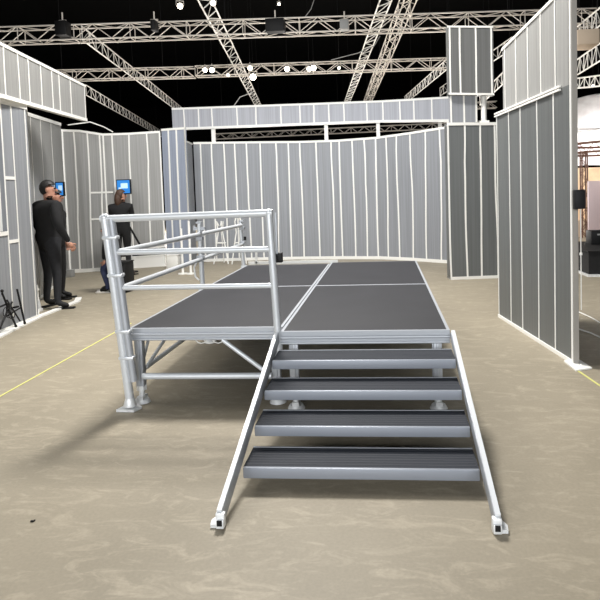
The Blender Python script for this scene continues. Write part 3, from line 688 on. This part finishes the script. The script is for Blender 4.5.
for k in range(3): c0 = P(4+k*2, 312+k); b.path([c0+Vector((.03+.01*k, .06*math.cos(i*.6), .06*math.sin(i*.6))) for i in range(11)], .005, 6)
b.build('coiled_cable', M_BLACK, t)
# white jack leg beside man's foot
q = fl(38, 311); t = thing('jack_stand', 'small white jack stand on the floor at the end of the near left wall', 'jack stand', (q.x, q.y, 0))
b = MB(); b.tube((q.x, q.y, .1), (q.x, q.y, .38), .022); b.tube((q.x, q.y, .3), (q.x, q.y, .33), .035); b.build('tube', M_TAPE, t)
b = MB(); b.tube((q.x, q.y, .0), (q.x, q.y, .03), .07, 14); b.tube((q.x, q.y, .03), (q.x, q.y, .16), .05, 12, r2=.03); b.build('base', M_GALV, t)
q = fl(67, 277); b = MB(); b.box((q.x+.03, q.y, .07), (.22, .14, .14)); b.box((q.x+.03, q.y, .145), (.23, .15, .012)); tag(b.build('floor_box', M_GREYBOX, bevel=.005), 'small grey box on the floor at the base of the left middle wall', 'box')
# slim black stand behind the woman
q = fl(137, 272); t = thing('easel_stand', 'slim black stand with a slanted leg right of the brown-haired person', 'stand', (q.x, q.y, 0))
b = MB(); b.tube((q.x-.1, q.y, 0), (q.x-.1, q.y, 1.15), .012); b.build('pole', M_GALV, t)
b = MB(); b.tube((q.x-.12, q.y, 1.0), (q.x+.16, q.y-.05, .52), .022); b.build('slanted_arm', M_BLACK, t)
b = MB(); b.tube((q.x-.1, q.y, 0.0), (q.x-.1, q.y, .02), .12, 16); b.build('base', M_BLACK, t)
# white wire chairs in front of the back wall
for n, (sx, lb) in enumerate(((222, 'white wire stand with bowed legs in front of the back wall, left one'), (240, 'white wire stand with bowed legs in front of the back wall, right one'))):
    q = fl(sx, 264); t = thing('wire_stand', lb, 'stand', (q.x, q.y, 0), 'white wire stands')
    for i, (dx, dy) in enumerate(((-.14, -.1), (.16, -.1), (.0, .16))):
        b = MB(); b.path([Vector((q.x+dx*f_, q.y+dy*f_, z)) for f_, z in ((1.15, .012), (.8, .35), (.35, .75), (.5, 1.0), (.2, 1.12 if n else .9))], .014); b.build('leg', M_TAPE, t)
    b = MB(); b.path([Vector((q.x+.11*math.cos(u), q.y+.09*math.sin(u), .5)) for u in [i*math.pi/6 for i in range(13)]], .01); b.build('ring', M_TAPE, t)
q = fl(174, 268); b = MB(); b.box((q.x, q.y, .15), (.26, .2, .29)); b.box((q.x, q.y, .3), (.28, .22, .02)); tag(b.build('plinth_box', M_TAPE, bevel=.004), 'low white box on the floor before the bluish wall wing', 'box')
for sx in (183, 191):
    q = fl(sx, 274); b = MB(); b.tube((q.x, q.y, 0), (q.x, q.y, .95 if sx == 183 else 1.1), .025); b.tube((q.x, q.y, 0), (q.x, q.y, .02), .1, 16)
    tag(b.build('white_post', M_TAPE), ('shorter' if sx == 183 else 'taller')+' slim white post on the floor beside the low white box', 'post', )
# loudspeaker on end of right wall
t = thing('wall_speaker', 'small black box clamped on the near end of the right wall', 'speaker', (2.447, 1.0, 1.45))
b = MB(); b.box((2.447, 1.0, 1.462), (.085, .07, .165)); b.build('case', M_BLACK, t, bevel=.006)
b = MB(); b.box((2.495, 1.01, 1.47), (.02, .05, .12)); b.build('side_grille', M_BROWN, t)
b = MB(); b.tube((2.46, 1.0, .5), (2.46, 1.0, 1.38), .004, 6); b.tube((2.46, 1.0, .98), (2.46, 1.0, 1.0), .012, 8); b.build('cable', M_TAPE, t)

# ------------------------------------------------------------------ booth beyond, right of the right wall
a0, a1 = fl(572, 263), fl(606, 278)
t = thing('black_platform', 'low black draped platform on the floor beyond the right wall', 'platform', (5.6, 7, 0))
b = MB(); z1 = .43
b.prism([(4.3, 7.9), (4.3, 6.15), (7.4, 6.0), (7.4, 7.9)], .04, z1); b.build('skirt', M_BLACKM, t)
b = MB(); b.prism([(4.28, 7.92), (4.28, 6.12), (7.42, 5.97), (7.42, 7.92)], z1, z1+.02); b.build('top', M_BLACK, t)
b = MB(); b.prism([(4.27, 7.9), (4.27, 6.10), (7.42, 5.95), (7.42, 7.9)], 0, .04); b.build('base_edge', M_GALV, t)
q = pl(588, 245, 7.4); t = thing('monitor_box', 'black box standing on the black platform beyond the right wall', 'box', (q.x+.2, 7.4, z1+.02))
b = MB(); b.box((q.x+.22, 7.4, z1+.02+.13), (.42, .3, .26)); b.build('case', M_BLACK, t, bevel=.01)
b = MB(); b.box((q.x+.22, 7.243, z1+.21), (.2, .006, .03)); b.build('badge_strip', M_GREYBOX, t)
t = thing('exhibit_booth', 'warm timber booth wall with a pale ledge beyond the black platform', 'booth', (9, 16, 0))
x0 = pl(560, 200, 16).x
b = MB(); b.box((x0+3, 16.2, 1.1), (6, .12, 2.2)); b.build('back_wall', M_ORANGE, t)
b = MB(); b.box((x0+3, 14.5, .25), (6, .3, .5)); b.build('ledge', M_BEIGE, t)
b = MB(); b.box((x0+3, 15.4, .02), (6, 1.6, .04)); b.build('floor_deck', M_ORANGE, t)
q0, q1 = pl(588, 181, 13.4), pl(610, 238, 13.4)
b = MB(); b.box(((q0.x+q1.x)/2, 13.4, (q0.z+q1.z)/2), (q1.x-q0.x, .06, q0.z-q1.z)); b.box((q0.x+.02, 13.42, (q0.z)/2), (.04, .05, q0.z)); tag(b.build('display_board', M_PINK, bevel=.004), 'pale pink upright display board beyond the black platform', 'display board')
q = pl(584, 200, 14); t = thing('brown_column', 'brown lattice column under the ring truss beyond the right wall', 'column', (q.x, 14, 0))
zt = pl(584, 152, 14).z
for i in (-1, 1):
    for j in (-1, 1): b = MB(); b.tube((q.x+i*.08, 14+j*.08, 0), (q.x+i*.08, 14+j*.08, zt), .022, 8); b.build('upright', M_BROWN, t)
b = MB()
for k in range(12):
    z = zt*k/12; s = 1 if k % 2 else -1
    for j in (-.08, .08): b.tube((q.x-.08*s, 14+j, z), (q.x+.08*s, 14+j, z+zt/12), .012, 6)
b.build('lattice', M_BROWN, t)
q = pl(578, 155, 14); t = thing('ring_truss', 'brown circular ring truss on the brown column beyond the right wall', 'truss', (q.x+1.6, 14, zt+.1))
cxr, cyr = q.x+1.55, 14.9; rr = 1.65
for dz in (0, .28):
    for dr in (0, .25):
        b = MB(); b.path([Vector((cxr+(rr-dr)*math.cos(i*math.pi/20), cyr+(rr-dr)*math.sin(i*math.pi/20), zt+dz)) for i in range(41)], .03, 6); b.build('ring_tube', M_BROWN, t)
b = MB()
for i in range(40):
    u, v = i*math.pi/20, (i+1)*math.pi/20; s = i % 2
    b.tube((cxr+rr*math.cos(u), cyr+rr*math.sin(u), zt+.28*s), (cxr+rr*math.cos(v), cyr+rr*math.sin(v), zt+.28*(1-s)), .014, 5)
b.build('lacing', M_BROWN, t)
# white fabric canopy: bowed sheets on frames
t = thing('fabric_canopy', 'large white bowed fabric canopy high beyond the right wall', 'canopy', (11, 20, 4))
b = MB(); c0, c1 = pl(572, 104, 20), pl(572, 168, 20)
N = 14; grid = []
for i in range(N+1):
    row = []
    for j in range(9):
        u, v = i/N, j/8; row.append(b.bm.verts.new((c0.x-.5+u*5, 20-.9*math.sin(v*math.pi)+.15*math.sin(u*9+v*3), c1.z+(c0.z-c1.z)*v+u*.9*v+.1*math.sin(u*7))))
    grid.append(row)
for i in range(N):
    for j in range(8): b.bm.faces.new((grid[i][j], grid[i+1][j], grid[i+1][j+1], grid[i][j+1]))
bmesh.ops.solidify(b.bm, geom=b.bm.faces[:], thickness=.04); b.build('fabric', M_WHITEF, t)
b = MB(); b.tube((c0.x-.5, 19.9, c0.z+.02), (c0.x+4.5, 19.9, c0.z+.95), .05); b.tube((c0.x-.5, 18.95, (c0.z+c1.z)/2), (c0.x+4.5, 18.95, (c0.z+c1.z)/2+.45), .04); b.build('frame_tube', M_GREYBOX, t)
b = MB(); b.tube((c0.x-.4, 20.1, 0), (c0.x-.4, 20.1, c0.z), .06); b.tube((c0.x+4.4, 20.1, 0), (c0.x+4.4, 20.1, c0.z+.9), .06); b.build('support_mast', M_GREYBOX, t)
# bright booth glimpsed through the opening at far left
t = thing('white_booth_wall', 'bright white booth wall glimpsed through the opening at the far left edge', 'booth wall', (-8, 8, 0))
b = MB(); b.box((-7.6, 6.6, 1.5), (1.6, .1, 3.0), Matrix.Rotation(.35, 3, 'Z')); b.build('panel', M_TAPE, t)
b = MB(); b.box((-7.0, 6.0, .55), (.5, .3, 1.1)); b.build('counter', M_BLACK, t)

# ------------------------------------------------------------------ light
def area(name, loc, target, sx, sy, power, col=(1, 1, 1), spread=None):
    l = bpy.data.lights.new(name, 'AREA'); l.shape = 'RECTANGLE'; l.size = sx; l.size_y = sy; l.energy = power; l.color = col
    if spread: l.spread = spread
    o = bpy.data.objects.new(name, l); COL.objects.link(o); o.location = loc
    o.rotation_euler = (Vector(target)-Vector(loc)).to_track_quat('-Z', 'Y').to_euler(); return o
def point(name, loc, power, col=(1, 1, 1), r=.3):
    l = bpy.data.lights.new(name, 'POINT'); l.energy = power; l.color = col; l.shadow_soft_size = r
    o = bpy.data.objects.new(name, l); COL.objects.link(o); o.location = loc; return o
area('hall_light_main', (-.7, 3.8, 7.4), (.3, .6, 0), 1.3, 1.3, 1500, (1, .97, .93))
area('front_fill', (0, -12, 3.4), (0, 6, 1.6), 12, 3, 2300, (.96, .98, 1))  # fill added behind the camera to brighten walls and metal
area('hall_light_left', (-5.5, 1.5, 7.5), (-2, 6, 1), 3, 5, 600, (1, .97, .93))
area('hall_light_rear', (-.5, 6.2, 6.6), (-.5, 9.0, 0), 6, 1.5, 260, (.93, .96, 1))
for x in (-9, -3, 3): point('truss_uplight', (x, 13.5, 2.2), 800, (1, .96, .91))  # unseen, added behind the back wall to light the trusses from below
for x in (-10, -2, 5): point('far_truss_uplight', (x, 22, 1.8), 1600, (1, .96, .92))  # unseen, added farther back to brighten the distant trusses
area('right_booth_fill', (9.0, 13.0, 3.3), (9.5, 15.6, .8), 3, .8, 260, (1, .9, .78)); area('canopy_fill', (10.5, 16.8, 2.6), (11, 20, 4.2), 4, .8, 1100, (1, .97, .95))  # fills added to brighten the booth wall and the canopy fabric
point('far_left_lamp', (-7.2, 5.2, 3.4), 120)
w = bpy.data.worlds.new('hall_air'); S.world = w; w.use_nodes = True
w.node_tree.nodes['Background'].inputs[0].default_value = (.9, .93, 1, 1); w.node_tree.nodes['Background'].inputs[1].default_value = .0
S.view_settings.view_transform = 'Standard'; S.view_settings.look = 'None'; S.view_settings.gamma = 1; S.view_settings.use_curve_mapping = False
S.view_settings.exposure = -.62
